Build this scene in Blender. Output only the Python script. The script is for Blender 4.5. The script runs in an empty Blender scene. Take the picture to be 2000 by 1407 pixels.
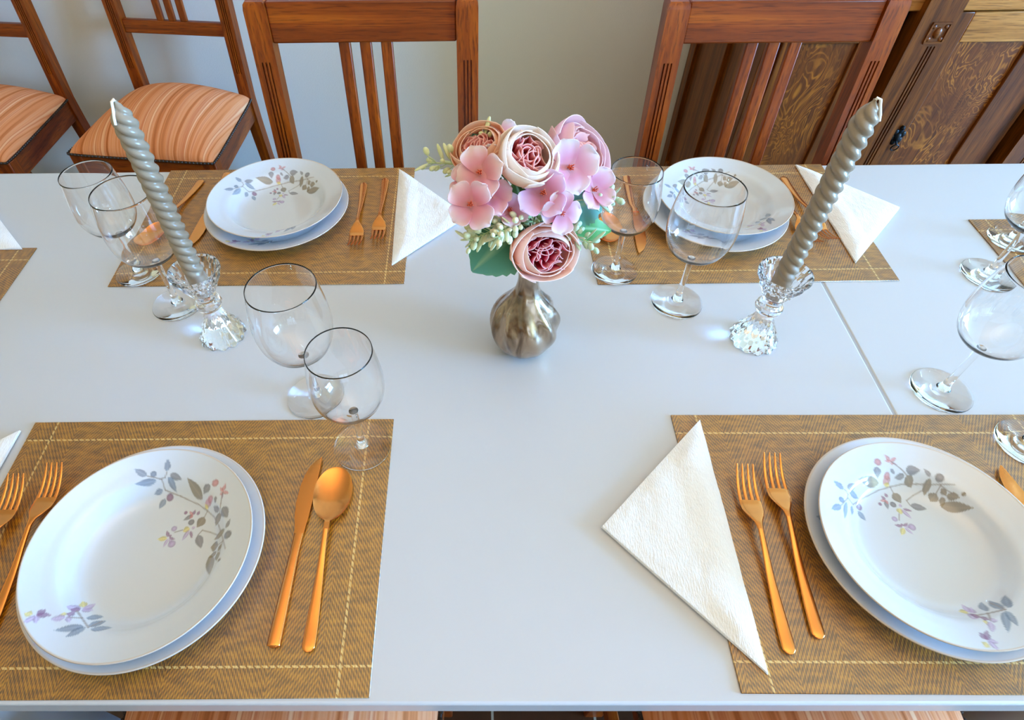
import bpy, bmesh, math, random
import numpy as np
from mathutils import Vector, Matrix, Euler, noise as mnoise

PI = math.pi
SC = bpy.context.scene
COL = SC.collection
T = 0.75                                   # height of the table top above the floor

# ------------------------------------------------------------------ camera
cd = bpy.data.cameras.new('camera')
cam = bpy.data.objects.new('camera', cd)
COL.objects.link(cam)
cd.sensor_fit = 'HORIZONTAL'
cd.sensor_width = 36.0
cd.lens = 1197.756 / 2000.0 * 36.0
cd.shift_x = 91.0 / 2000.0
cd.clip_start = 0.02
rt, up, fw = ((0.99991681, 0.00216677, -0.01271526), (0.00654023, 0.76449758, 0.64459342), (-0.01111747, 0.64462296, -0.76441981))
cam.matrix_world = Matrix(((rt[0], up[0], -fw[0], 0.0), (rt[1], up[1], -fw[1], 0.0), (rt[2], up[2], -fw[2], T + 0.62), (0, 0, 0, 1)))
SC.camera = cam

# ------------------------------------------------------------------ view, world, daylight
SC.view_settings.view_transform = 'Standard'
SC.view_settings.look = 'None'
SC.view_settings.gamma = 1.0
SC.view_settings.use_curve_mapping = False
SC.view_settings.exposure = 0.0
SC.cycles.max_bounces = 14
SC.cycles.transmission_bounces = 14
SC.cycles.glossy_bounces = 6
SC.cycles.diffuse_bounces = 5
SC.cycles.transparent_max_bounces = 16
SC.cycles.sample_clamp_indirect = 0.0
SC.cycles.blur_glossy = 0.0

W = bpy.data.worlds.new('world')
SC.world = W
W.use_nodes = True
W.node_tree.nodes['Background'].inputs[0].default_value = (0.62, 0.78, 1.0, 1)
W.node_tree.nodes['Background'].inputs[1].default_value = 1.0

def area(name, loc, rot, sx, sy, power, col):
    d = bpy.data.lights.new(name, 'AREA')
    d.shape = 'RECTANGLE'; d.size = sx; d.size_y = sy; d.energy = power; d.color = col
    o = bpy.data.objects.new(name, d); COL.objects.link(o)
    o.location = loc; o.rotation_euler = rot
    return o

XL, XR, YF, YB, ZC = -2.9, 6.0, -2.7, 1.98, 2.6     # inside faces of the room
WR = (-2.2, 0.1, 0.95, 2.45)                         # opening in the right wall: y0, y1, z0, z1
WF = (0.3, 2.3, 0.9, 2.2)                            # opening in the wall behind the camera: x0, x1, z0, z1
area('daylight', (XR + 0.05, (WR[0] + WR[1]) / 2, (WR[2] + WR[3]) / 2), (0, PI / 2, 0), WR[3] - WR[2], WR[1] - WR[0], 1250.0, (0.20, 0.50, 1.0))
area('daylight', ((WF[0] + WF[1]) / 2, YF - 0.05, (WF[2] + WF[3]) / 2), (PI / 2, 0, 0), WF[1] - WF[0], WF[3] - WF[2], 24.0, (0.60, 0.80, 1.0))
area('warm_fill', (0.3, 0.15, ZC - 0.6), (PI, 0, 0), 2.2, 0.5, 27.0, (1.0, 0.77, 0.54))  # added warm fill bounced off the ceiling; no real lamp hangs there

# ------------------------------------------------------------------ colours and node helpers
def lin(c):
    return tuple((x / 255.0 / 12.92) if x / 255.0 <= 0.04045 else ((x / 255.0 + 0.055) / 1.055) ** 2.4 for x in c)
def rgba(c):
    return (*lin(c), 1.0)

class NT:
    """small helper round one material's node tree"""
    def __init__(s, name):
        s.m = bpy.data.materials.new(name); s.m.use_nodes = True
        s.t = s.m.node_tree; s.b = s.t.nodes['Principled BSDF']; s.out = s.t.nodes['Material Output']
    def n(s, typ, **kw):
        nd = s.t.nodes.new('ShaderNode' + typ)
        for k, v in kw.items():
            if k.startswith('i_'):
                key = k[2:]
                nd.inputs[int(key) if key.isdigit() else key.replace('_', ' ')].default_value = v
            else:
                setattr(nd, k, v)
        return nd
    def l(s, a, b):
        s.t.links.new(a, b)
    def math(s, op, a, b=None):
        nd = s.n('Math', operation=op)
        for i, v in enumerate((a, b)):
            if v is None: continue
            if isinstance(v, (int, float)): nd.inputs[i].default_value = v
            else: s.l(v, nd.inputs[i])
        return nd.outputs[0]
    def coords(s, scale=(1, 1, 1), rot=(0, 0, 0), loc=(0, 0, 0)):
        tc = s.n('TexCoord'); mp = s.n('Mapping')
        mp.inputs['Scale'].default_value = scale; mp.inputs['Rotation'].default_value = rot; mp.inputs['Location'].default_value = loc
        s.l(tc.outputs['Object'], mp.inputs['Vector'])
        return mp.outputs[0]
    def noise(s, vec, scale=1.0, detail=4.0, rough=0.55, dist=0.0):
        nd = s.n('TexNoise')
        nd.inputs['Scale'].default_value = scale; nd.inputs['Detail'].default_value = detail
        nd.inputs['Roughness'].default_value = rough; nd.inputs['Distortion'].default_value = dist
        s.l(vec, nd.inputs['Vector'])
        return nd.outputs[0]
    def ramp(s, fac, stops):
        r = s.n('ValToRGB'); e = r.color_ramp.elements
        while len(e) < len(stops): e.new(0.5)
        for el, (p, c) in zip(e, stops):
            el.position = p; el.color = c if len(c) == 4 else (*c, 1)
        s.l(fac, r.inputs[0])
        return r.outputs[0]
    def mix(s, fac, a, b, mode='MIX'):
        nd = s.n('Mix', data_type='RGBA', blend_type=mode)
        for sock, v in ((nd.inputs[0], fac), (nd.inputs[6], a), (nd.inputs[7], b)):
            if isinstance(v, (int, float)): sock.default_value = v
            elif isinstance(v, tuple): sock.default_value = v
            else: s.l(v, sock)
        return nd.outputs[2]
    def bump(s, h, strength=0.3, dist=0.001):
        nd = s.n('Bump'); nd.inputs['Strength'].default_value = strength; nd.inputs['Distance'].default_value = dist
        s.l(h, nd.inputs['Height']); s.l(nd.outputs[0], s.b.inputs['Normal'])
    def set(s, **kw):
        for k, v in kw.items():
            s.b.inputs[k.replace('_', ' ')].default_value = v
        return s

def plain(name, c, rough=0.5, **kw):
    k = NT(name); k.set(Base_Color=rgba(c), Roughness=rough, **kw)
    return k.m

def wood(name, dark, mid, light, axis, rough=0.38, seed=0.0):
    k = NT(name)
    sc = [38.0, 38.0, 38.0]; sc[axis] = 2.2
    v = k.coords(tuple(sc), loc=(seed, seed * 0.7, seed * 1.3))
    a = k.noise(v, 1.0, 6, 0.6, 0.9)
    col = k.ramp(a, [(0.28, rgba(dark)), (0.5, rgba(mid)), (0.74, rgba(light))])
    sp = [420.0, 420.0, 420.0]; sp[axis] = 22.0
    p = k.noise(k.coords(tuple(sp)), 1.0, 2, 0.5)
    pore = k.ramp(p, [(0.34, (0.45, 0.40, 0.36)), (0.47, (1, 1, 1))])
    k.l(k.mix(0.75, col, pore, 'MULTIPLY'), k.b.inputs['Base Color'])
    k.bump(p, 0.12, 0.0006)
    k.set(Roughness=rough, Specular_IOR_Level=0.32, Coat_Weight=0.08, Coat_Roughness=0.2)
    return k.m

def figured(name, dark, mid, gold, seed=0.0, rot=0.0):
    """quarter-sawn oak: wandering golden ray figure on a brown ground"""
    k = NT(name)
    v = k.coords((9.0, 9.0, 5.0), rot=(0, rot, 0), loc=(seed, 0, seed))
    a = k.noise(v, 1.0, 3, 0.55, 1.6)
    rip = k.math('PINGPONG', k.math('MULTIPLY', a, 16.0), 0.5)
    fine = k.noise(k.coords((160, 160, 9)), 1.0, 4, 0.6)
    msk = k.noise(k.coords((14, 14, 10), loc=(seed + 3, 0, 0)), 1.0, 2, 0.5)
    line = k.ramp(rip, [(0.27, (0, 0, 0)), (0.48, (1, 1, 1))])
    line = k.mix(1.0, line, k.ramp(msk, [(0.36, (0.05,) * 3), (0.62, (1,) * 3)]), 'MULTIPLY')
    base = k.ramp(fine, [(0.3, rgba(dark)), (0.7, rgba(mid))])
    k.l(k.mix(k.math('MULTIPLY', line, 0.62), base, rgba(gold)), k.b.inputs['Base Color'])
    k.set(Roughness=0.36, Specular_IOR_Level=0.35)
    return k.m

M = {}
for i, ax in enumerate('xyz'):
    M['oak_' + ax] = wood('warm_oak_' + ax, (86, 29, 0), (134, 56, 2), (174, 86, 8), i)
    M['cab_' + ax] = wood('dark_oak_' + ax, (64, 28, 2), (108, 54, 8), (150, 84, 20), i, 0.36, 2.0)
M['cab_light'] = wood('pale_lit_oak', (140, 84, 28), (186, 120, 54), (224, 160, 88), 0, 0.36, 5.0)
M['figure_a'] = figured('figured_oak', (72, 30, 2), (118, 58, 8), (190, 112, 30), 0.0, 0.35)
M['figure_b'] = figured('figured_oak', (78, 34, 4), (126, 64, 14), (200, 122, 40), 7.0, -0.25)
M['black_iron'] = plain('black_iron', (28, 30, 32), 0.4, Metallic=0.8)
M['shadow_gap'] = plain('recess_shade', (22, 13, 8), 0.8)  # shade inside the sideboard gaps, painted near black

def _wall():
    k = NT('plaster'); n1 = k.noise(k.coords((1, 1, 1)), 260.0, 3, 0.6)
    k.set(Base_Color=rgba((222, 216, 206)), Roughness=0.85); k.bump(n1, 0.25, 0.002)
    return k.m
M['plaster'] = _wall()
M['ceiling'] = plain('ceiling_paint', (246, 228, 196), 0.9)
M['warm_wall'] = plain('cream_paint', (232, 190, 132), 0.9)
M['window_frame'] = plain('white_frame', (235, 235, 232), 0.4)

def _tile():
    k = NT('floor_tile')
    br = k.n('TexBrick', offset=0.0)
    br.inputs['Scale'].default_value = 1.0
    br.inputs['Brick Width'].default_value = 0.2; br.inputs['Row Height'].default_value = 0.2
    br.inputs['Mortar Size'].default_value = 0.0025; br.inputs['Mortar Smooth'].default_value = 0.1
    br.inputs['Color1'].default_value = rgba((74, 44, 26)); br.inputs['Color2'].default_value = rgba((92, 60, 36)); br.inputs['Mortar'].default_value = rgba((178, 168, 150))
    k.l(k.coords(loc=(-0.035, 0.0, 0)), br.inputs['Vector'])
    nz = k.noise(k.coords((1, 1, 1)), 24.0, 5, 0.6)
    k.l(k.mix(0.5, br.outputs[0], k.ramp(nz, [(0.3, (0.6,) * 3), (0.7, (1.15,) * 3)]), 'MULTIPLY'), k.b.inputs['Base Color'])
    k.set(Roughness=0.3)
    return k.m
M['tile'] = _tile()
M['table_white'] = plain('white_lacquer', (198, 199, 203), 0.32, Specular_IOR_Level=0.4)
M['table_leg'] = plain('grey_metal', (168, 168, 170), 0.4)
M['seam'] = plain('seam_grey', (172, 172, 176), 0.7)

def _fabric():
    k = NT('striped_upholstery')
    wob = k.noise(k.coords((6, 6, 6)), 1.0, 2, 0.5)
    tc = k.coords((95.0, 0.8, 0.8))
    va = k.n('VectorMath', operation='ADD'); k.l(tc, va.inputs[0])
    cb = k.n('CombineXYZ'); k.l(k.math('MULTIPLY', wob, 0.9), cb.inputs[0]); k.l(cb.outputs[0], va.inputs[1])
    s = k.noise(va.outputs[0], 1.0, 2, 0.5)
    col = k.ramp(s, [(0.30, rgba((186, 100, 52))), (0.42, rgba((226, 138, 84))), (0.52, rgba((236, 160, 112))), (0.60, rgba((216, 126, 80))), (0.70, rgba((246, 186, 140)))])
    k.l(col, k.b.inputs['Base Color'])
    w1 = k.noise(k.coords((700, 700, 700)), 1.0, 2, 0.5)
    k.bump(w1, 0.15, 0.0008)
    k.set(Roughness=0.9, Specular_IOR_Level=0.2)
    return k.m
M['fabric'] = _fabric()
M['trim'] = plain('nail_trim', (58, 40, 26), 0.45, Metallic=0.3)

def _mat():
    """woven vinyl: golden herringbone threads with a paler stitched line inset from each edge"""
    k = NT('woven_gold_vinyl')
    tc = k.n('TexCoord'); sx = k.n('SeparateXYZ'); k.l(tc.outputs['Object'], sx.inputs[0])
    x, y = sx.outputs[0], sx.outputs[1]
    zig = k.math('PINGPONG', k.math('ADD', x, 0.02), 0.048)
    ph = k.math('MULTIPLY', k.math('ADD', y, k.math('MULTIPLY', zig, 1.6)), 2 * PI / 0.0062)
    st = k.math('SINE', ph)
    th = k.math('SINE', k.math('MULTIPLY', x, 2 * PI / 0.0022))
    h = k.math('ADD', k.math('MULTIPLY', st, 0.5), k.math('MULTIPLY', th, 0.35))
    nz = k.noise(k.coords((60, 160, 1)), 1.0, 2, 0.5)
    f = k.math('ADD', k.math('MULTIPLY', h, 0.40), nz)
    col = k.ramp(f, [(0.18, rgba((86, 48, 0))), (0.5, rgba((146, 90, 2))), (0.82, rgba((186, 127, 18)))])
    ex = k.math('ABSOLUTE', k.math('SUBTRACT', k.math('ABSOLUTE', x), 0.191))
    ey = k.math('ABSOLUTE', k.math('SUBTRACT', k.math('ABSOLUTE', y), 0.126))
    ln = k.math('LESS_THAN', k.math('MINIMUM', ex, ey), 0.0011)
    dash = k.math('GREATER_THAN', k.math('SINE', k.math('MULTIPLY', k.math('ADD', x, y), 900.0)), -0.6)
    k.l(k.mix(k.math('MULTIPLY', k.math('MULTIPLY', ln, dash), 0.8), col, rgba((226, 190, 116))), k.b.inputs['Base Color'])
    k.bump(h, 0.45, 0.0006)
    k.set(Roughness=0.8, Specular_IOR_Level=0.0)
    # the vinyl threads run along y: a broad gloss across them, a narrow one along them
    vt = k.n('VectorTransform', vector_type='VECTOR', convert_from='OBJECT', convert_to='WORLD'); vt.inputs[0].default_value = (1, 0, 0)
    gl = k.n('BsdfAnisotropic'); gl.inputs['Color'].default_value = rgba((248, 250, 240)); gl.inputs['Roughness'].default_value = 0.43; gl.inputs['Anisotropy'].default_value = 0.55
    k.l(vt.outputs[0], gl.inputs['Tangent'])
    mx = k.n('MixShader'); mx.inputs[0].default_value = 0.17
    k.l(k.b.outputs[0], mx.inputs[1]); k.l(gl.outputs[0], mx.inputs[2]); k.l(mx.outputs[0], k.out.inputs[0])
    return k.m
M['mat'] = _mat()

def _china(name, tint):
    k = NT(name)
    at = k.n('VertexColor', layer_name='Col')
    k.l(k.mix(1.0, at.outputs[0], rgba(tint), 'MULTIPLY'), k.b.inputs['Base Color'])
    k.set(Roughness=0.10, Coat_Weight=0.3, Coat_Roughness=0.04)
    return k.m
M['china'] = _china('white_china', (250, 250, 250))

def _attr(name, rough=0.6, trans=0.0):
    k = NT(name); at = k.n('VertexColor', layer_name='Col')
    k.l(at.outputs[0], k.b.inputs['Base Color'])
    k.set(Roughness=rough, Specular_IOR_Level=0.3)
    if trans:
        tr = k.n('BsdfTranslucent'); k.l(at.outputs[0], tr.inputs[0])
        mx = k.n('MixShader'); mx.inputs[0].default_value = trans
        k.l(k.b.outputs[0], mx.inputs[1]); k.l(tr.outputs[0], mx.inputs[2]); k.l(mx.outputs[0], k.out.inputs[0])
    return k.m
M['petal'] = _attr('silk_petal', 0.65, 0.5)
M['leaf'] = _attr('silk_leaf', 0.5, 0.15)
M['stem'] = plain('green_stem', (74, 96, 44), 0.6)
M['wire'] = plain('dark_green_stem', (52, 62, 30), 0.6)

def _napkin():
    k = NT('paper_napkin')
    v = k.coords((1, 1, 1), rot=(0, 0, 0.7))
    n1 = k.noise(v, 55.0, 4, 0.6); n2 = k.noise(k.coords((700, 160, 1), rot=(0, 0, 0.75)), 1.0, 2, 0.5)
    k.set(Base_Color=rgba((240, 240, 242)), Roughness=0.9)
    k.bump(k.math('ADD', n1, k.math('MULTIPLY', n2, 0.7)), 0.38, 0.004)
    return k.m
M['napkin'] = _napkin()
def _copper():
    k = NT('copper_steel')
    k.set(Base_Color=rgba((244, 158, 84)), Metallic=1.0, Roughness=0.22)
    return k.m
M['copper'] = _copper()
def glass(name, ior, col=(255, 255, 255)):
    k = NT(name)
    k.set(Base_Color=rgba(col), Roughness=0.0, IOR=ior, Transmission_Weight=1.0)
    return k.m
M['glass'] = glass('clear_glass', 1.45)
M['crystal'] = glass('cut_crystal', 1.52)
M['candle'] = plain('grey_beige_wax', (146, 129, 109), 0.26, Subsurface_Weight=0.12, Subsurface_Radius=(0.01, 0.008, 0.006), Subsurface_Scale=0.3)
M['wick'] = plain('waxed_wick', (236, 230, 218), 0.6)
def _vase():
    k = NT('bronze_lustre_glaze')
    n1 = k.noise(k.coords((60, 60, 14)), 1.0, 3, 0.5, 0.8)
    k.l(k.ramp(n1, [(0.35, rgba((104, 82, 62))), (0.6, rgba((176, 152, 128)))]), k.b.inputs['Base Color'])
    k.set(Metallic=0.75, Roughness=0.2, Coat_Weight=0.5, Coat_Roughness=0.06)
    return k.m
M['vase'] = _vase()

# ------------------------------------------------------------------ mesh helpers
class MB:
    """collects vertices and faces, then links them as ONE mesh object"""
    def __init__(s):
        s.v = []; s.f = []; s.c = []
    def add(s, vs, fs, cols=None):
        o = len(s.v); s.v += [tuple(p) for p in vs]; s.f += [tuple(i + o for i in f) for f in fs]
        if cols is not None: s.c += [tuple(c) for c in cols]
        return s
    def box(s, lo, hi):
        (x0, y0, z0), (x1, y1, z1) = lo, hi
        return s.add([(x0, y0, z0), (x1, y0, z0), (x1, y1, z0), (x0, y1, z0), (x0, y0, z1), (x1, y0, z1), (x1, y1, z1), (x0, y1, z1)],
                     [(0, 3, 2, 1), (4, 5, 6, 7), (0, 1, 5, 4), (1, 2, 6, 5), (2, 3, 7, 6), (3, 0, 4, 7)])
    def loft(s, secs, cap=True, closed=True):
        n = len(secs[0]); vs = [p for sec in secs for p in sec]; fs = []
        for i in range(len(secs) - 1):
            for j in range(n if closed else n - 1):
                k = (j + 1) % n
                fs.append((i * n + j, i * n + k, (i + 1) * n + k, (i + 1) * n + j))
        if cap:
            fs.append(tuple(range(n - 1, -1, -1))); fs.append(tuple(range((len(secs) - 1) * n, len(secs) * n)))
        return s.add(vs, fs)
    def lathe(s, prof, seg=48, mod=None):
        """prof: (r, z) list; the first and last may lie on the axis"""
        vs = []; fs = []; rows = []
        for r, z in prof:
            if r < 1e-7:
                rows.append([len(vs)]); vs.append((0, 0, z))
            else:
                row = []
                for j in range(seg):
                    a = 2 * PI * j / seg; rr = r if mod is None else mod(r, z, a)
                    row.append(len(vs)); vs.append((rr * math.cos(a), rr * math.sin(a), z))
                rows.append(row)
        for a, b in zip(rows[:-1], rows[1:]):
            if len(a) == 1 and len(b) == 1: continue
            for j in range(seg):
                k = (j + 1) % seg
                if len(a) == 1: fs.append((a[0], b[k], b[j]))
                elif len(b) == 1: fs.append((a[j], a[k], b[0]))
                else: fs.append((a[j], a[k], b[k], b[j]))
        return s.add(vs, fs)
    def tube(s, pts, rad, seg=8):
        pts = [Vector(p) for p in pts]; secs = []; prev = None
        for i, p in enumerate(pts):
            d = (pts[min(i + 1, len(pts) - 1)] - pts[max(i - 1, 0)]).normalized()
            if prev is None:
                a = d.cross(Vector((0, 0, 1)))
                if a.length < 0.05: a = d.cross(Vector((1, 0, 0)))
            else:
                a = prev - d * prev.dot(d)
            a.normalize(); prev = a; b = d.cross(a)
            r = rad[i] if isinstance(rad, (list, tuple)) else rad
            secs.append([tuple(p + (a * math.cos(2 * PI * j / seg) + b * math.sin(2 * PI * j / seg)) * r) for j in range(seg)])
        return s.loft(secs)
    def bar(s, p, q, w, d, side=(1, 0, 0)):
        """rectangular bar from p to q; w measured along side, d across it"""
        p, q = Vector(p), Vector(q); ax = (q - p).normalized(); a = Vector(side); a = (a - ax * a.dot(ax)).normalized(); b = ax.cross(a)
        sec = lambda c: [tuple(c + a * sx * w / 2 + b * sy * d / 2) for sx, sy in ((-1, -1), (1, -1), (1, 1), (-1, 1))]
        return s.loft([sec(p), sec(q)])
    def ball(s, c, r, seg=8, ring=6, sq=(1, 1, 1), rot=None):
        prof = [(math.sin(PI * i / ring), -math.cos(PI * i / ring)) for i in range(ring + 1)]
        prof[0] = (0, -1); prof[-1] = (0, 1)
        t = MB().lathe(prof, seg); c = Vector(c)
        vs = [Vector((v[0] * r * sq[0], v[1] * r * sq[1], v[2] * r * sq[2])) for v in t.v]
        if rot is not None: vs = [rot @ v for v in vs]
        return s.add([c + v for v in vs], t.f)
    def build(s, name, mat, parent=None, smooth=True, angle=38, bevel=0.0, seg=2, recalc=True):
        me = bpy.data.meshes.new(name); me.from_pydata(s.v, [], s.f); me.update()
        if s.c:
            at = me.color_attributes.new('Col', 'FLOAT_COLOR', 'POINT')
            arr = np.ones((len(s.v), 4), dtype=np.float32); arr[:, :3] = np.array(s.c, dtype=np.float32)[:, :3]
            at.data.foreach_set('color', arr.ravel())
        if recalc:
            bm = bmesh.new(); bm.from_mesh(me); bmesh.ops.recalc_face_normals(bm, faces=bm.faces); bm.to_mesh(me); bm.free()
        if smooth:
            me.polygons.foreach_set('use_smooth', [True] * len(me.polygons))
            if angle < 180: me.set_sharp_from_angle(angle=math.radians(angle))
        me.materials.append(mat)
        o = bpy.data.objects.new(name, me); COL.objects.link(o)
        if parent is not None: o.parent = parent
        if bevel:
            md = o.modifiers.new('bevel', 'BEVEL'); md.width = bevel; md.segments = seg; md.limit_method = 'ANGLE'; md.angle_limit = math.radians(40)
        return o

def tag(o, label, cat, group=None):
    o['label'] = label; o['category'] = cat
    if group: o['group'] = group
    return o
def thing(name, label, cat, loc=(0, 0, 0), rz=0.0, group=None):
    o = bpy.data.objects.new(name, None); COL.objects.link(o)
    o.empty_display_size = 0.05; o.location = loc; o.rotation_euler = (0, 0, rz)
    return tag(o, label, cat, group)
def struct(o):
    o['kind'] = 'structure'; return o
KIDS = {}
def dup(root, label, loc, rz=0.0, scale=1.0):
    """a copy of a thing with copies of its parts and sub-parts"""
    r = root.copy(); COL.objects.link(r); r.location = loc; r.rotation_euler = (0, 0, rz); r.scale = (scale,) * 3; r['label'] = label
    for ch in [o for o in COL.objects if o.parent == root]:
        c = ch.copy(); COL.objects.link(c); c.parent = r
        for g in [o for o in COL.objects if o.parent == ch]:
            d = g.copy(); COL.objects.link(d); d.parent = c
    return r
def place(o, loc, rz=0.0, scale=1.0):
    o.location = loc; o.rotation_euler = (0, 0, rz); o.scale = (scale,) * 3; return o
def spline(pts, n):
    """Catmull-Rom through 2-D or 3-D points"""
    P = [Vector(p) for p in pts]; P = [P[0] * 2 - P[1]] + P + [P[-1] * 2 - P[-2]]; out = []
    for i in range(1, len(P) - 2):
        for k in range(n):
            t = k / n; a, b, c, d = P[i - 1:i + 3]
            out.append(0.5 * ((2 * b) + (c - a) * t + (2 * a - 5 * b + 4 * c - d) * t * t + (3 * b - a - 3 * c + d) * t ** 3))
    out.append(P[-2]); return [tuple(p) for p in out]

# ------------------------------------------------------------------ room
def wall_with_hole(name, mat, horiz, x0, x1, h0, h1, z0, z1, a, b):
    m = MB(); bx = (lambda u0, u1, w0, w1: m.box((a, u0, w0), (b, u1, w1))) if horiz == 'y' else (lambda u0, u1, w0, w1: m.box((u0, a, w0), (u1, b, w1)))
    bx(x0, h0, 0, ZC); bx(h1, x1, 0, ZC); bx(h0, h1, 0, z0); bx(h0, h1, z1, ZC)
    return struct(m.build(name, mat, smooth=False))
struct(MB().box((XL - .1, YF - .1, -.1), (XR + .1, YB + .1, 0)).build('floor', M['tile'], smooth=False))
struct(MB().box((XL - .1, YF - .1, ZC), (XR + .1, YB + .1, ZC + .1)).build('ceiling', M['ceiling'], smooth=False))
struct(MB().box((XL, YB, 0), (XR, YB + .1, ZC)).build('wall_back', M['plaster'], smooth=False))
struct(MB().box((XL - .1, YF - .1, 0), (XL, YB + .1, ZC)).build('wall_left', M['warm_wall'], smooth=False))
wall_with_hole('wall_right', M['warm_wall'], 'y', YF - .1, YB + .1, WR[0], WR[1], WR[2], WR[3], XR, XR + .1)
wall_with_hole('wall_front', M['warm_wall'], 'x', XL, XR, WF[0], WF[1], WF[2], WF[3], YF - .1, YF)
def window_frame(name, lo, hi, axis, n):
    m = MB(); a0, a1 = (XR - .01, XR + .04) if axis == 'y' else (YF - .04, YF + .01)
    def bx(u0, u1, w0, w1):
        m.box((a0, u0, w0), (a1, u1, w1)) if axis == 'y' else m.box((u0, a0, w0), (u1, a1, w1))
    (u0, w0), (u1, w1) = lo, hi; t = .05
    bx(u0, u1, w0, w0 + t); bx(u0, u1, w1 - t, w1); bx(u0, u0 + t, w0 + t, w1 - t); bx(u1 - t, u1, w0 + t, w1 - t)
    for i in range(1, n):
        c = u0 + (u1 - u0) * i / n; bx(c - t / 2, c + t / 2, w0 + t, w1 - t)
    return struct(m.build(name, M['window_frame'], smooth=False))
window_frame('window_1', (WR[0], WR[2]), (WR[1], WR[3]), 'y', 3)
window_frame('window_2', (WF[0], WF[2]), (WF[1], WF[3]), 'x', 3)

# ------------------------------------------------------------------ table
tb = thing('dining_table', 'long white lacquered dining table laid for a meal', 'table', (0.055, 0.5455, 0))
TX0, TX1, TY0, TY1, SEAM = -1.085, 1.085, -0.4275, 0.4275, 0.459
MB().box((TX0, TY0, T - .03), (SEAM - .0008, TY1, T)).build('tabletop', M['table_white'], tb, bevel=.003, seg=3)
MB().box((SEAM + .0008, TY0, T - .03), (TX1, TY1, T)).build('extension_leaf', M['table_white'], tb, bevel=.003, seg=3)
MB().box((SEAM - .0007, TY0 + .004, T - .028), (SEAM + .0007, TY1 - .004, T - .0026)).box((SEAM - .0030, TY0 + .004, T - .0025), (SEAM + .0030, TY1 - .004, T - .0007)).build('seam', M['seam'], tb)
ap = MB()
ap.box((-.68, -.33, T - .11), (.68, -.31, T - .0305)).box((-.68, .31, T - .11), (.68, .33, T - .0305)).box((-.68, -.31, T - .11), (-.66, .31, T - .0305)).box((.66, -.31, T - .11), (.68, .31, T - .0305))
ap.build('apron', M['table_white'], tb)
for sx in (-.69, .69):
    for sy in (-.365, .365):
        MB().lathe([(0, 0), (.028, 0), (.032, .01), (.04, T - .032), (.0, T - .031)], 32).build('leg', M['table_leg'], tb).location = (sx, sy, 0)

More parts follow.
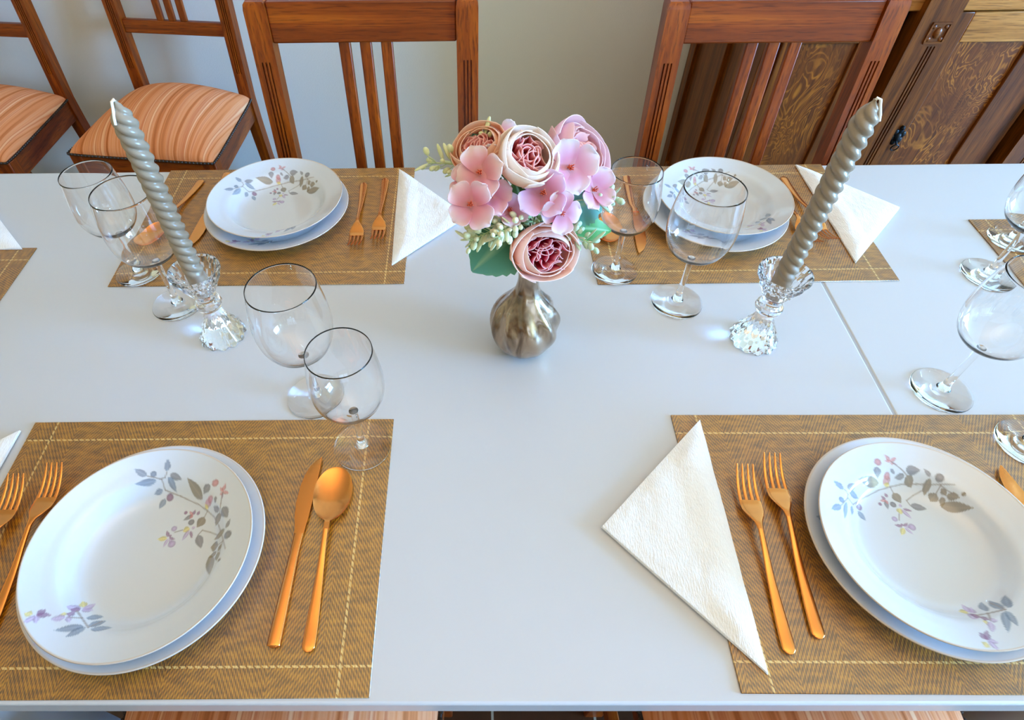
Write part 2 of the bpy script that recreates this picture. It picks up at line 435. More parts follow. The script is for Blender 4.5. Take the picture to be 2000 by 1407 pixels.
# ------------------------------------------------------------------ chairs (origin on the floor under the back posts, seat towards -y)
def rake(z):
    return 0.05 * (1 - z / .45) ** 1.6 if z < .45 else .09 * (z - .45)
def make_chair(label):
    t = thing('dining_chair', label, 'chair', group='oak dining chairs with striped seats')
    hw, pw, pd = .1885, .036, .032                      # half width over the posts, post face and depth
    for s in (-1, 1):
        m = MB(); secs = []
        def sec(z, d, sc=1.0):
            y = rake(z); w = pw / 2 * sc; f = -pd / 2 * sc; b = pd / 2 * sc; x0 = s * (hw - pw / 2)
            pts = [(-w, f)]
            for c in (-.006, 0, .006):
                pts += [(c - .0014, f), (c - .0014, f + d), (c + .0014, f + d), (c + .0014, f)]
            pts += [(w, f), (w, b), (-w, b)]
            return [(x0 + px, y + py, z) for px, py in pts]
        for z, d, sc in ((0, 0, .8), (.12, 0, .88), (.25, 0, .95), (.38, 0, 1), (.45, 0, 1), (.53, 0, 1), (.531, .005, 1), (.7, .005, 1), (.905, .005, 1), (.906, 0, 1), (.985, 0, 1), (.993, 0, .93), (.996, 0, .8)):
            secs.append(sec(z, d, sc))
        m.loft(secs); m.build('back_post', M['oak_z'], t, angle=30)
        x = s * .198
        MB().bar((x - s * .006, -.355, 0), (x - s * .002, -.345, .452), .036, .036).build('front_leg', M['oak_z'], t, bevel=.003)
        MB().bar((s * .172, -.016, .42), (s * .196, -.328, .42), .062, .022, (0, 0, 1)).build('seat_rail', M['oak_y'], t, bevel=.002)
        MB().bar((s * .170, .022, .19), (s * .192, -.335, .17), .028, .02, (0, 0, 1)).build('stretcher', M['oak_y'], t, bevel=.002)
    MB().box((-.178, -.362, .390), (.178, -.338, .451)).build('seat_rail', M['oak_x'], t, bevel=.002)
    MB().box((-.154, -.012, .390), (.154, .010, .451)).build('seat_rail', M['oak_x'], t, bevel=.002)
    MB().bar((-.183, -.16, .18), (.183, -.16, .18), .02, .026, (0, 1, 0)).build('stretcher', M['oak_x'], t, bevel=.002)
    MB().bar((-.1528, rake(.963), .963), (.1528, rake(.963), .963), .062, .022, (0, .09, 1)).build('top_rail', M['oak_x'], t, bevel=.003)
    MB().bar((-.1528, rake(.645), .645), (.1528, rake(.645), .645), .036, .02, (0, .09, 1)).build('lower_rail', M['oak_x'], t, bevel=.003)
    for c in (-.0355, 0, .0355):
        MB().bar((c, rake(.662), .662), (c, rake(.934), .934), .0195, .012, (1, 0, 0)).build('back_slat', M['oak_z'], t, bevel=.002)
    # cushion
    n = 28; vs = []; fs = []
    def seat_pt(u, v):
        hwid = .186 + (.214 - .186) * (1 - v) / 2
        r = .06; x, y = u * hwid, -.185 + v * .183
        # round the corners a little
        q = (abs(u) ** 8 + abs(v) ** 8); k = 1.0 / max(1.0, q) ** (.125)
        return x * (1 - .03 * (1 - k) * 8), -.185 + v * .183 * (1 - .03 * (1 - k) * 8)
    for j in range(n + 1):
        for i in range(n + 1):
            u = math.sin((-1 + 2 * i / n) * PI / 2); v = math.sin((-1 + 2 * j / n) * PI / 2)
            x, y = seat_pt(u, v)
            e = (1 - abs(u) ** 5) * (1 - abs(v) ** 5); z = .452 + .026 * e ** .35 + .066 * (1 - u * u * .85) * (1 - v * v * .6) * e ** .6
            vs.append((x, y, z))
    for j in range(n):
        for i in range(n):
            a = j * (n + 1) + i; fs.append((a, a + 1, a + n + 2, a + n + 1))
    ring = [i for i in range(n + 1)] + [(j * (n + 1) + n) for j in range(1, n + 1)] + [n * (n + 1) + i for i in range(n - 1, -1, -1)] + [j * (n + 1) for j in range(n - 1, 0, -1)]
    base = len(vs); vs += [(vs[k][0], vs[k][1], .4512) for k in ring]
    for i in range(len(ring)):
        k = (i + 1) % len(ring); fs.append((ring[k], ring[i], base + i, base + k))
    fs.append(tuple(base + i for i in range(len(ring))))
    cu = MB().add(vs, fs).build('seat_cushion', M['fabric'], t, angle=60)
    nt = MB(); path = [seat_pt(-1, 1 - .1 * i) for i in range(20)] + [seat_pt(-1 + .1 * i, -1) for i in range(21)] + [seat_pt(1, -1 + .1 * i) for i in range(1, 21)]
    nt.tube([(x * 1.006, -.185 + (y + .185) * 1.006, .4545) for x, y in path], .0034, 6)
    for i in range(len(path) - 1):
        for f in (.25, .75):
            x = path[i][0] * (1 - f) + path[i + 1][0] * f; y = path[i][1] * (1 - f) + path[i + 1][1] * f
            nt.ball((x * 1.014, -.185 + (y + .185) * 1.014, .4555), .0036, 6, 4)
    nt.build('nail_trim', M['trim'], cu)
    return t
ch = make_chair('oak dining chair at the far side of the table, left of the flowers')
place(ch, (-.175, 1.027, 0))
dup(ch, 'oak dining chair at the far side of the table, in front of the cabinet', (.498, 1.006, 0))
dup(ch, 'oak chair with its whole striped seat in view, against the back wall', (-.857, 1.862, 0), math.radians(-7.6))
dup(ch, 'oak chair cut by the left edge of the photo, beside the other wall chair', (-1.430, 1.872, 0), math.radians(-7.0))
dup(ch, 'near dining chair, striped seat edge under the table below the left plate', (-.253, -.098, 0), PI)
dup(ch, 'near dining chair, striped seat edge under the table below the right napkin', (.424, -.098, 0), PI)

# ------------------------------------------------------------------ sideboard
cb = thing('sideboard', 'carved dark oak sideboard standing against the back wall', 'sideboard', (0, 0, 0))
CX0, CX1, CYF, CYB, CH = .680, 1.835, 1.455, 1.968, 1.03
m = MB().box((CX0 + .012, CYF + .02, .08), (CX0 + .026, CYB, CH - .03)); m.build('side_panel', M['cab_z'], cb)
m = MB()
for y0, y1 in ((CYF + .012, CYF + .06), (1.685, 1.735), (CYB - .05, CYB)):
    m.box((CX0, y0, 0), (CX0 + .03, y1, CH - .03))
for z0, z1 in ((.09, .17), (.80, .86), (CH - .08, CH - .03)):
    m.box((CX0 + .002, CYF + .06, z0), (CX0 + .028, CYB - .05, z1))
m.build('side_frame', M['cab_z'], cb, bevel=.002)
MB().box((CX1 - .026, CYF + .012, 0), (CX1, CYB, CH - .03)).build('side_panel', M['cab_z'], cb)
MB().box((CX0 + .03, CYB - .015, .09), (CX1 - .026, CYB, CH - .03)).build('back_panel', M['cab_z'], cb)
MB().box((CX0 + .03, CYF + .02, .09), (CX1 - .026, CYB - .015, .11)).build('bottom_board', M['cab_x'], cb)
MB().box((CX0 - .025, CYF - .03, CH - .03), (CX1 + .025, CYB, CH)).build('top_board', M['cab_x'], cb, bevel=.006)
MB().box((CX0 + .03, CYF + .035, .12), (CX1 - .026, CYF + .04, .82)).build('recess_shade_board', M['shadow_gap'], cb)  # added dark board: paints the shade seen through the gaps round the doors
MB().box((CX0 + .0305, CYF - .002, .822), (CX1 - .0265, CYF + .03, .848)).build('drawer_rail', M['cab_light'], cb, bevel=.003)
MB().box((CX0 + .0305, CYF + .005, .06), (CX1 - .0265, CYF + .03, .115)).build('base_rail', M['cab_x'], cb, bevel=.003)
def grooved_stile(x0, x1):
    m = MB(); secs = []
    def sec(z, d):
        f, b = CYF - .022, CYF + .028; xm = x1 - .027; pts = [(x0, f)]
        for c in (-.0075, 0, .0075):
            pts += [(xm + c - .0017, f), (xm + c - .0017, f + d), (xm + c + .0017, f + d), (xm + c + .0017, f)]
        pts += [(x1, f), (x1, b), (x0, b)]
        return [(px, py, z) for px, py in pts]
    for z, d in ((0, 0), (.14, 0), (.141, .006), (.755, .006), (.756, 0), (1.0, 0)): secs.append(sec(z, d))
    o = m.loft(secs).build('grooved_stile', M['cab_z'], cb, angle=30)
    # carved rosette block at the top of the flutes
    r = MB(); xc = x1 - .03; f = CYF - .022; zc = .785
    for dx, dz, w, h in ((0, .021, .042, .004), (0, -.021, .042, .005), (-.02, 0, .004, .038), (.02, 0, .004, .038)):
        r.box((xc + dx - w / 2, f - .003, zc + dz - h / 2), (xc + dx + w / 2, f + .001, zc + dz + h / 2))
    r.ball((xc, f, zc), .009, 12, 8, (1, .6, 1.35))
    for sx in (-1, 1):
        for sz in (-1, 1):
            r.ball((xc + sx * .0135, f, zc + sz * .013), .005, 8, 6, (1, .5, 1))
    r.build('carved_rosette', M['cab_x'], o)
grooved_stile(.985, 1.066); grooved_stile(1.392, 1.473)
def door(x0, x1, lst, rst, fig, key):
    d = MB(); y0, y1 = CYF + .004, CYF + .026; z0, z1 = .118, .818
    d.box((x0, y0, z0), (x0 + lst, y1, z1)).box((x1 - rst, y0, z0), (x1, y1, z1))
    f = d.build('door', M['cab_z'], cb, bevel=.002)
    MB().box((x0 + lst, y0, z1 - .065), (x1 - rst, y1, z1)).build('door_rail', M['cab_light'] if key else M['cab_x'], f, bevel=.002)  # keyed door: window light on its top rail put into the paler colour
    MB().box((x0 + lst, y0, z0), (x1 - rst, y1, z0 + .075)).build('door_rail', M['cab_x'], f, bevel=.002)
    MB().box((x0 + lst - .004, y0 + .007, z0 + .07), (x1 - rst + .004, y1 - .004, z1 - .06)).build('door_panel', fig, f)
    if key:
        e = MB(); xc, zc, yy = x0 + .026, .522, y0
        for a in range(6):
            an = a * PI / 3 + .3
            e.ball((xc + .012 * math.cos(an), yy, zc + .016 * math.sin(an)), .0075, 8, 6, (1, .45, 1.2))
        e.ball((xc, yy - .003, zc + .024), .006, 8, 6); e.ball((xc, yy - .002, zc - .002), .009, 10, 6, (1, .7, 1.4))
        ring = [(xc + .004 + .009 * math.sin(t_ * PI / 8), yy - .008 - .002 * math.cos(t_ * PI / 8), zc - .028 + .009 * math.cos(t_ * PI / 8)) for t_ in range(17)]
        e.tube(ring, .0016, 6); e.tube([(xc, yy - .002, zc - .008), (xc + .004, yy - .010, zc - .02)], .0022, 6)
        e.build('iron_pull', M['black_iron'], f)
door(.716, .964, .028, .075, M['figure_a'], False)
door(1.0705, 1.372, .044, .094, M['figure_b'], True)
door(1.4775, 1.805, .05, .05, M['figure_a'], False)
for x0, x1 in ((.716, .980), (1.0705, 1.387), (1.4775, 1.805)):
    d = MB().box((x0, CYF + .004, .852), (x1, CYF + .026, .996)).build('drawer', M['cab_x'], cb, bevel=.003)
    MB().ball(((x0 + x1) / 2, CYF - .006, .924), .012, 12, 8).build('knob', M['black_iron'], d)

# ------------------------------------------------------------------ placemats
MT = .0016
def make_mat(label, loc, rz, w=.441, d=.305):
    m = MB().box((-w / 2, -d / 2, 0), (w / 2, d / 2, MT)); o = m.build('placemat', M['mat'], bevel=.0006, seg=1)
    o.location = (loc[0], loc[1], T + .0002); o.rotation_euler = (0, 0, rz)
    return tag(o, label, 'placemat', 'woven gold placemats')
pm = make_mat('gold woven placemat under the big floral plates at the front left', (-.316, .2745), math.radians(.3))
def mat_copy(label, x, y, rz):
    o = pm.copy(); COL.objects.link(o); o['label'] = label; o.location = (x, y, T + .0002); o.rotation_euler = (0, 0, rz)
mat_copy('gold woven placemat under the plates and two whole forks at the front right', .4615, .278, math.radians(-.3))
mat_copy('gold woven placemat at the far left, behind the left candle', -.3205, .822, math.radians(.2))
mat_copy('gold woven placemat at the far right, behind the right candle', .4045, .819, math.radians(.4))
mat_copy('gold woven placemat cut by the left edge of the photo, at the table end', -.840, .5395, PI / 2)
mat_copy('gold woven placemat cut by the right edge of the photo, at the table end', .952, .590, PI / 2)

# ------------------------------------------------------------------ plates
DECO = [('blue',-230,808,-377,875,79),('blue',-126,774,-347,720,70),('blue',-68,703,-161,660,57),('blue',-38,627,-79,517,76),('blue',-26,862,-38,993,79),('grey',12,834,153,778,76),('blue',1,807,85,680,76),('olive',398,588,207,794,108),('grey',483,700,412,625,102),('grey',576,571,574,508,43),('grey',635,420,549,493,63),('grey',676,446,769,323,108),('olive',649,405,604,294,102),('olive',443,416,386,305,114),('grey',423,225,499,75,95),('olive',755,214,614,156,82),('grey',773,214,801,308,53),('olive',690,79,597,84,121),('olive',697,17,612,-34,63),('olive',617,-6,717,-253,121),('olive',742,69,717,-6,57),('olive',722,-6,749,-108,82),('yellow',311,305,250,261,84),('violet',314,280,272,158,53),('purple',331,270,371,182,38),('violet',332,295,373,315,38),('yellow',109,192,7,180,63),('purple',118,207,77,276,43),('purple',126,197,197,177,38),('violet',120,187,98,86,38),('violet',134,187,186,110,38),('purple',118,207,149,226,38),('grey',306,447,215,386,57),('purple',306,447,322,504,43),('pink',306,447,255,489,38),('pink',306,447,280,406,43),('purple',355,442,374,489,43),('pink',648,608,668,699,51),('pink',648,608,732,581,43),('pink',648,608,610,662,36),('pink',649,603,624,571,38),('purple',649,603,659,529,25),('pink',472,498,484,593,102),('yellow',474,488,431,540,51),('blue',-164,830,-164,830,66),('purple',12,638,12,638,76),('pink',544,711,544,711,76),('violet',150,296,150,296,61),('violet',176,129,176,129,76),('purple',222,474,222,474,41),('grey',311,366,311,366,66),('grey',811,141,811,141,86),('olive',786,-113,786,-113,41),('pink',507,561,507,561,66),('stem',-43,703,129,648,9),('stem',129,648,351,551,9),('stem',351,551,469,473,9),('stem',469,473,567,395,9),('stem',567,395,653,284,9),('stem',653,284,702,205,9),('stem',702,205,767,98,9),('stem',767,98,826,-6,9),('stem',-225,808,-70,785,9),('stem',-70,785,-43,703,9),('stem',-23,851,-36,801,9),('stem',-36,801,-90,785,9),('stem',423,225,455,275,9),('stem',455,275,552,245,9),('stem',552,245,658,195,9),('stem',469,473,443,416,9),('stem',167,256,243,281,9),('stem',649,603,651,487,9),('stem',651,487,649,405,9),('stem',767,98,690,79,9),('stem',759,93,750,-44,9),('yellow',-435,-529,-481,-468,68),('violet',-443,-560,-553,-545,80),('violet',-432,-560,-361,-478,74),('violet',-432,-560,-349,-550,62),('purple',-440,-566,-509,-576,68),('yellow',-519,-650,-526,-610,68),('violet',-494,-660,-605,-689,74),('purple',-478,-650,-466,-590,68),('violet',-478,-650,-432,-709,62),('yellow',-762,-659,-839,-649,68),('purple',-731,-659,-681,-600,74),('purple',-731,-659,-612,-650,62),('violet',-727,-669,-795,-743,68),('violet',-727,-669,-695,-738,62),('blue',-350,-634,-225,-610,74),('blue',-270,-729,-178,-650,92),('blue',-226,-762,-60,-729,74),('blue',-297,-738,-529,-792,80),('blue',-273,-748,-404,-848,80),('stem',-455,-580,-374,-650,12),('stem',-374,-650,-258,-744,12),('stem',-473,-660,-374,-650,12),('stem',-258,-744,-205,-660,12)]
DCOL = dict(blue=(112, 128, 150), grey=(116, 112, 116), olive=(122, 104, 72), purple=(132, 92, 126), violet=(176, 156, 192), yellow=(206, 192, 104), pink=(190, 128, 128), stem=(146, 136, 130))
def paint(P, k=1.0):
    """floral transfer print: P is an (n,2) array of plate coordinates in metres"""
    n = len(P); out = np.tile(np.array(lin((209, 213, 220))), (n, 1))
    for c, ax, ay, bx, by, w in DECO:
        a = np.array((ax, ay)) * 1e-4 * k; b = np.array((bx, by)) * 1e-4 * k; w = w * 1e-4 * k
        d = b - a; L = max(np.hypot(*d), 1e-6)
        near = np.where(np.hypot(P[:, 0] - (a[0] + b[0]) / 2, P[:, 1] - (a[1] + b[1]) / 2) < L / 2 + w + .002)[0]
        if len(near) == 0: continue
        q = P[near] - a
        if c == 'stem':
            t = np.clip(q @ d / L ** 2, 0, 1); dist = np.hypot(*(q - t[:, None] * d).T); al = np.clip((.00055 + w * .4 - dist) / .0006, 0, 1) * .75; sh = np.ones(len(near))
        elif L < 1e-5:
            r = np.hypot(*q.T); al = np.clip((w * .55 - r) / .0007, 0, 1) * .8; sh = .75 + .5 * np.clip(1 - r / (w * .5), 0, 1)
        else:
            t = q @ d / L ** 2; s = (q[:, 0] * d[1] - q[:, 1] * d[0]) / L
            prof = w * .45 * np.clip(np.sin(np.clip(t, 0, 1) ** .75 * PI), 0, 1)
            al = np.clip((prof - np.abs(s)) / .0006 + .3, 0, 1) * ((t > -.02) & (t < 1.02)); al = np.where(prof < 1e-5, 0, al) * .74
            sh = 1 + .35 * np.clip(1 - np.abs(s) / .0007, 0, 1) - .28 * np.clip(np.abs(s) / np.maximum(prof, 1e-5), 0, 1) * (s > 0)
        col = np.array(lin(DCOL[c]))[None, :] * sh[:, None]
        out[near] = out[near] * (1 - al[:, None]) + col * al[:, None]
    return out
def make_plate(name, label, cat, prof, R, group, rings=120, seg=420, k=1.0):
    """prof: upper side (r, z) from centre to rim; the underside follows at china thickness with a foot ring"""
    pr = spline(prof, 6); rr = np.array([p[0] for p in pr]); zz = np.array([p[1] for p in pr])
    rs = [R * i / rings for i in range(1, rings + 1)]
    top = [(0, zz[0])] + [(r, float(np.interp(r, rr, zz))) for r in rs]
    zr = top[-1][1]
    under = [(R + .0006, zr - .0012), (R - .0008, zr - .0028)] + [(r, float(np.interp(r, rr, zz)) - .0036) for r in (R * .93, R * .84, R * .76, R * .7, R * .64)] + [(R * .47, .0004), (R * .46, 0), (R * .44, 0), (R * .43, .0008), (0, .0012)]
    m = MB().lathe(top + under, seg)
    P = np.array(m.v); C_ = np.tile(np.array(lin((209, 213, 220))), (len(P), 1))
    nt = 1 + rings * seg
    C_[:nt] = paint(P[:nt, :2], k)
    rad = np.hypot(P[:, 0], P[:, 1]); al = np.clip((rad - (R - .0016)) / .0008, 0, 1)[:, None] * .6
    C_ = C_ * (1 - al) + np.array(lin((206, 176, 140))) * al
    m.c = [tuple(c) for c in C_]
    o = m.build(name, M['china'], angle=180)
    return tag(o, label, cat, group)
dinner = make_plate('dinner_plate', 'white dinner plate under the soup plate at the front left', 'plate',
    [(0, .0042), (.03, .0042), (.062, .0046), (.074, .006), (.083, .0105), (.092, .0145), (.105, .0195), (.117, .0235)], .117, 'white dinner plates under soup plates', 110, 360, 1.06)
soup = make_plate('soup_plate', 'floral white soup plate on top at the front left, lilac sprig at lower left', 'plate',
    [(0, .0048), (.03, .0048), (.054, .0056), (.066, .0095), (.074, .017), (.081, .0235), (.092, .0275), (.102, .0315), (.109, .0345)], .109, 'floral white soup plates')
def obj_copy(o, label, loc, rz=0.0, sc=1.0):
    c = o.copy(); COL.objects.link(c); c['label'] = label; return place(c, loc, rz, sc)
ZP = T + MT + .0004; ZS = ZP + .0042 + .0010
place(dinner, (-.334, .2565, ZP), math.radians(10), 1.02)
place(soup, (-.332, .2515, ZS), 0, 1.01)
obj_copy(dinner, 'white dinner plate under the soup plate at the front right, cut by the photo edge', (.461, .2645, ZP), math.radians(75), 1.01)
obj_copy(soup, 'floral white soup plate on top at the front right, window glare on its left rim', (.456, .259, ZS), math.radians(48), .985)
obj_copy(dinner, 'white dinner plate under the soup plate at the far left', (-.316, .836, ZP), math.radians(18), .985)
obj_copy(soup, 'floral white soup plate on top at the far left, behind the left candle', (-.316, .839, ZS), math.radians(52), .985)
obj_copy(dinner, 'white dinner plate under the soup plate at the far right', (.390, .822, ZP), math.radians(-5), .955)
obj_copy(soup, 'floral white soup plate on top at the far right, behind a wine glass', (.404, .834, ZS), math.radians(68), .955)

# ------------------------------------------------------------------ napkins
def make_napkin(label, a, b, c, seed, flat=.007):
    """paper napkin folded to a triangle: c-a is the soft fold, b the open corner"""
    a, b, c = [np.array(p, float) for p in (a, b, c)]; o = (a + b + c) / 3; n = 44; vs = []; fs = []; idx = {}
    for i in range(n + 1):
        for j in range(n + 1 - i):
            u, v = i / n, j / n; w = 1 - u - v            # u -> b, v -> c
            p = a * w + b * u + c * v - o
            ea = min(1, u * 5.5); eo = min(1, min(w, v) * 14)
            h = flat * (.45 + .55 * (1 - (1 - ea) ** 2) * (.4 + .6 * eo)) + .35 * flat * math.sin(PI * min(1, u * 3.2)) * eo
            h += .0022 * mnoise.noise(Vector((p[0] * 26 + seed, p[1] * 26, 0))) * eo + .0009 * mnoise.noise(Vector((p[0] * 110, p[1] * 110 + seed, 3))) * eo
            idx[i, j] = len(vs); vs.append((p[0], p[1], h))
    for i in range(n):
        for j in range(n - i):
            fs.append((idx[i, j], idx[i + 1, j], idx[i, j + 1]))
            if j < n - i - 1: fs.append((idx[i + 1, j], idx[i + 1, j + 1], idx[i, j + 1]))
    ring = [idx[i, 0] for i in range(n)] + [idx[n - j, j] for j in range(n)] + [idx[0, n - j] for j in range(n)]
    rows = [ring]
    for f, off in ((.68, -.0012), (.62, .0006), (.36, -.0010), (.30, .0008), (0.0, -.0006)):
        row = []
        for k in ring:
            x, y, z = vs[k]; L = math.hypot(x, y); s = 1 + off / max(L, .01)
            row.append(len(vs)); vs.append((x * s, y * s, z * f))
        rows.append(row)
    for r0, r1 in zip(rows[:-1], rows[1:]):
        for k in range(len(ring)):
            q = (k + 1) % len(ring); fs.append((r0[q], r0[k], r1[k], r1[q]))
    fs.append(tuple(rows[-1]))
    ob = MB().add(vs, fs).build('napkin', M['napkin'], angle=50)
    ob.location = (o[0], o[1], T + MT + .0004)
    return tag(ob, label, 'napkin', 'white napkins folded to triangles')
make_napkin('white napkin folded to a triangle, front right, beside two copper forks', (.274, .422), (.137, .285), (.268, .142), 1.0)
make_napkin('white napkin folded to a triangle, far side left of the flowers', (-.128, .966), (-.008, .826), (-.121, .709), 4.0)
make_napkin('white napkin folded to a triangle, far right behind the right candle', (.576, .967), (.700, .838), (.576, .706), 9.0)
make_napkin('sliver of white napkin at the left photo edge, beside the front left forks', (-.548, .412), (-.688, .285), (-.548, .130), 6.0)
make_napkin('sliver of white napkin at the left photo edge, on the end placemat', (-.708, .755), (-.845, .896), (-.985, .752), 2.0)

# ------------------------------------------------------------------ cutlery (origin at the handle end, pointing along +y)
def oval(w, t, x, y, z, n=14, tilt=0.0):
    pts = []
    for k in range(n):
        a = 2 * PI * k / n; ca, sa = math.cos(a), math.sin(a)
        pts.append((x + w / 2 * math.copysign(abs(ca) ** .75, ca), y, z + t / 2 * math.copysign(abs(sa) ** .8, sa)))
    return pts
def stations(rows, per=6):
    return spline(rows, per)
def strip(m, rows, per=6):
    """rows: (y, width, thickness, z)"""
    S4 = []
    for i in range(len(rows) - 1):
        a, b = np.array(rows[i]), np.array(rows[i + 1])
        p0 = np.array(rows[i - 1]) if i else 2 * a - b; p3 = np.array(rows[i + 2]) if i + 2 < len(rows) else 2 * b - a
        for k in range(per):
            t = k / per
            S4.append(.5 * ((2 * a) + (b - p0) * t + (2 * p0 - 5 * a + 4 * b - p3) * t * t + (3 * a - p0 - 3 * b + p3) * t ** 3))
    S4.append(np.array(rows[-1]))
    return m.loft([oval(max(r[1], .0004), max(r[2], .0004), 0, r[0], r[3]) for r in S4])
HANDLE = [(0, .004, .0012, .0030), (.002, .0095, .0020, .0030), (.007, .0128, .0026, .0030), (.03, .0118, .0026, .0028), (.07, .0084, .0028, .0050), (.10, .0062, .0032, .0098), (.120, .0056, .0032, .0128)]
def fork(label):
    t = thing('fork', label, 'fork', group='copper table forks')
    strip(MB(), HANDLE).build('handle', M['copper'], t, angle=60)
    h = strip(MB(), [(.1195, .0056, .0030, .0128), (.128, .0085, .0024, .0125), (.136, .0165, .0020, .0108), (.144, .0225, .0018, .0082), (.150, .0236, .0017, .0066), (.157, .0234, .0016, .0058)])
    for k in range(4):
        x0 = -.0099 + .0066 * k; S_ = []
        for y, w, z in ((.1565, .0041, .0058), (.164, .0038, .0062), (.172, .0035, .0078), (.182, .0030, .0112), (.190, .0024, .0152), (.1955, .0012, .0182)):
            S_.append(oval(w, .0015, x0 * (1 - .12 * (y - .156) / .04), y, z, 8))
        h.loft(S_)
    h.build('tines', M['copper'], t, angle=60)
    return t
def knife(label):
    t = thing('knife', label, 'knife', group='copper table knives')
    strip(MB(), [(0, .006, .003, .0034), (.002, .0115, .0048, .0034), (.006, .0132, .0056, .0034), (.05, .0118, .0058, .0034), (.09, .0098, .0054, .0034), (.114, .0102, .0040, .0032)]).build('handle', M['copper'], t, angle=60)
    b = MB(); S_ = []
    for y, l, r in ((.1135, -.0051, .0051), (.122, -.0062, .0056), (.134, -.0090, .0066), (.150, -.0108, .0072), (.170, -.0104, .0076), (.185, -.0080, .0078), (.196, -.0040, .0078), (.203, .0008, .0076), (.208, .0060, .0072)):
        S_.append([(l, y, .0032), (l * .4 + r * .6, y, .0024), (r, y, .0025), (r, y, .0040), (l * .4 + r * .6, y, .0041)])
    b.loft(S_).build('blade', M['copper'], t, angle=25)
    return t
def spoon(label):
    t = thing('spoon', label, 'spoon', group='copper table spoons')
    strip(MB(), HANDLE).build('handle', M['copper'], t, angle=60)
    n, q = 40, 20; vs = []; fs = []
    y0, L = .1165, .0815
    def hw(s):
        q = (s - .62) / (.38 if s > .62 else .44)
        return max(.0028 if s < .6 else .0003, .0216 * math.sqrt(max(0, 1 - abs(q) ** 2.1)))
    rows = []
    for lay in (0, 1):
        for i in range(n + 1):
            s = .5 - .5 * math.cos(PI * i / n); w = hw(s); zr = .0128 - .0046 * min(1, s / .5) + .0010 * max(0, s - .5)
            for j in range(q + 1):
                u = -1 + 2 * j / q
                dep = .0060 * max(0, math.sin(PI * min(1, max(0, (s - .18) / .82)))) ** .8 * (1 - u * u) ** .85
                vs.append((u * w, y0 + s * L, zr - dep - lay * .0014))
    N1 = (n + 1) * (q + 1)
    for i in range(n):
        for j in range(q):
            a = i * (q + 1) + j
            fs.append((a, a + 1, a + q + 2, a + q + 1)); fs.append((N1 + a, N1 + a + q + 1, N1 + a + q + 2, N1 + a + 1))
    edge = [j for j in range(q + 1)] + [i * (q + 1) + q for i in range(1, n + 1)] + [n * (q + 1) + j for j in range(q - 1, -1, -1)] + [i * (q + 1) for i in range(n - 1, 0, -1)]
    for k in range(len(edge)):
        a, b = edge[k], edge[(k + 1) % len(edge)]; fs.append((b, a, N1 + a, N1 + b))
    MB().add(vs, fs).build('bowl', M['copper'], t, angle=70)
    return t
ZK = T + MT + .0006
def lay(o, end, tip, L, z=ZK):
    d = (tip[0] - end[0], tip[1] - end[1]); rz = math.atan2(-d[0], d[1])
    return place(o, (end[0], end[1], z), rz, math.hypot(*d) / L)
fk = fork('copper fork nearest the napkin at the front right place'); lay(fk, (.2935, .1585), (.3025, .352), .1955)
kn = knife('copper knife lying beside the spoon, right of the front left plates'); lay(kn, (-.1895, .165), (-.182, .372), .208)
sp = spoon('copper spoon lying right of the front left plates'); lay(sp, (-.1565, .161), (-.1545, .356), .198)
lay(dup(fk, 'copper fork nearest the plates at the front right place', (0, 0, 0)), (.3255, .172), (.337, .366), .1955)
lay(dup(fk, 'copper fork at the left photo edge, outer of the front left pair', (0, 0, 0)), (-.507, .150), (-.511, .344), .1955)
lay(dup(fk, 'copper fork half hidden by the front left plates, inner of the pair', (0, 0, 0)), (-.4685, .168), (-.474, .358), .1955)
lay(dup(fk, 'copper fork nearest the plates at the far left place', (0, 0, 0)), (-.1865, .924), (-.181, .738), .1955)
lay(dup(fk, 'copper fork nearest the napkin at the far left place', (0, 0, 0)), (-.150, .937), (-.1475, .752), .1955)
lay(dup(fk, 'copper fork nearest the plates at the far right, mostly behind plate and candle', (0, 0, 0)), (.513, .925), (.5235, .735), .1955)
lay(dup(fk, 'copper fork nearest the napkin at the far right, partly behind the candle', (0, 0, 0)), (.541, .930), (.552, .742), .1955)
lay(dup(kn, 'copper knife tip showing beyond the front right plates, at the photo edge', (0, 0, 0)), (.624, .155), (.590, .356), .208)
lay(dup(kn, 'copper knife at the far left, its blade showing between candle and plate', (0, 0, 0)), (-.4335, .957), (-.441, .752), .208)
lay(dup(kn, 'copper knife at the far right, seen through and below a wine glass', (0, 0, 0)), (.270, .936), (.2625, .730), .208)
lay(dup(sp, 'copper spoon at the far left, its handle showing beside the candle', (0, 0, 0)), (-.474, .938), (-.512, .745), .198)
lay(dup(sp, 'copper spoon at the far right, next to the flowers and behind a glass stem', (0, 0, 0)), (.2195, .935), (.2145, .752), .198)

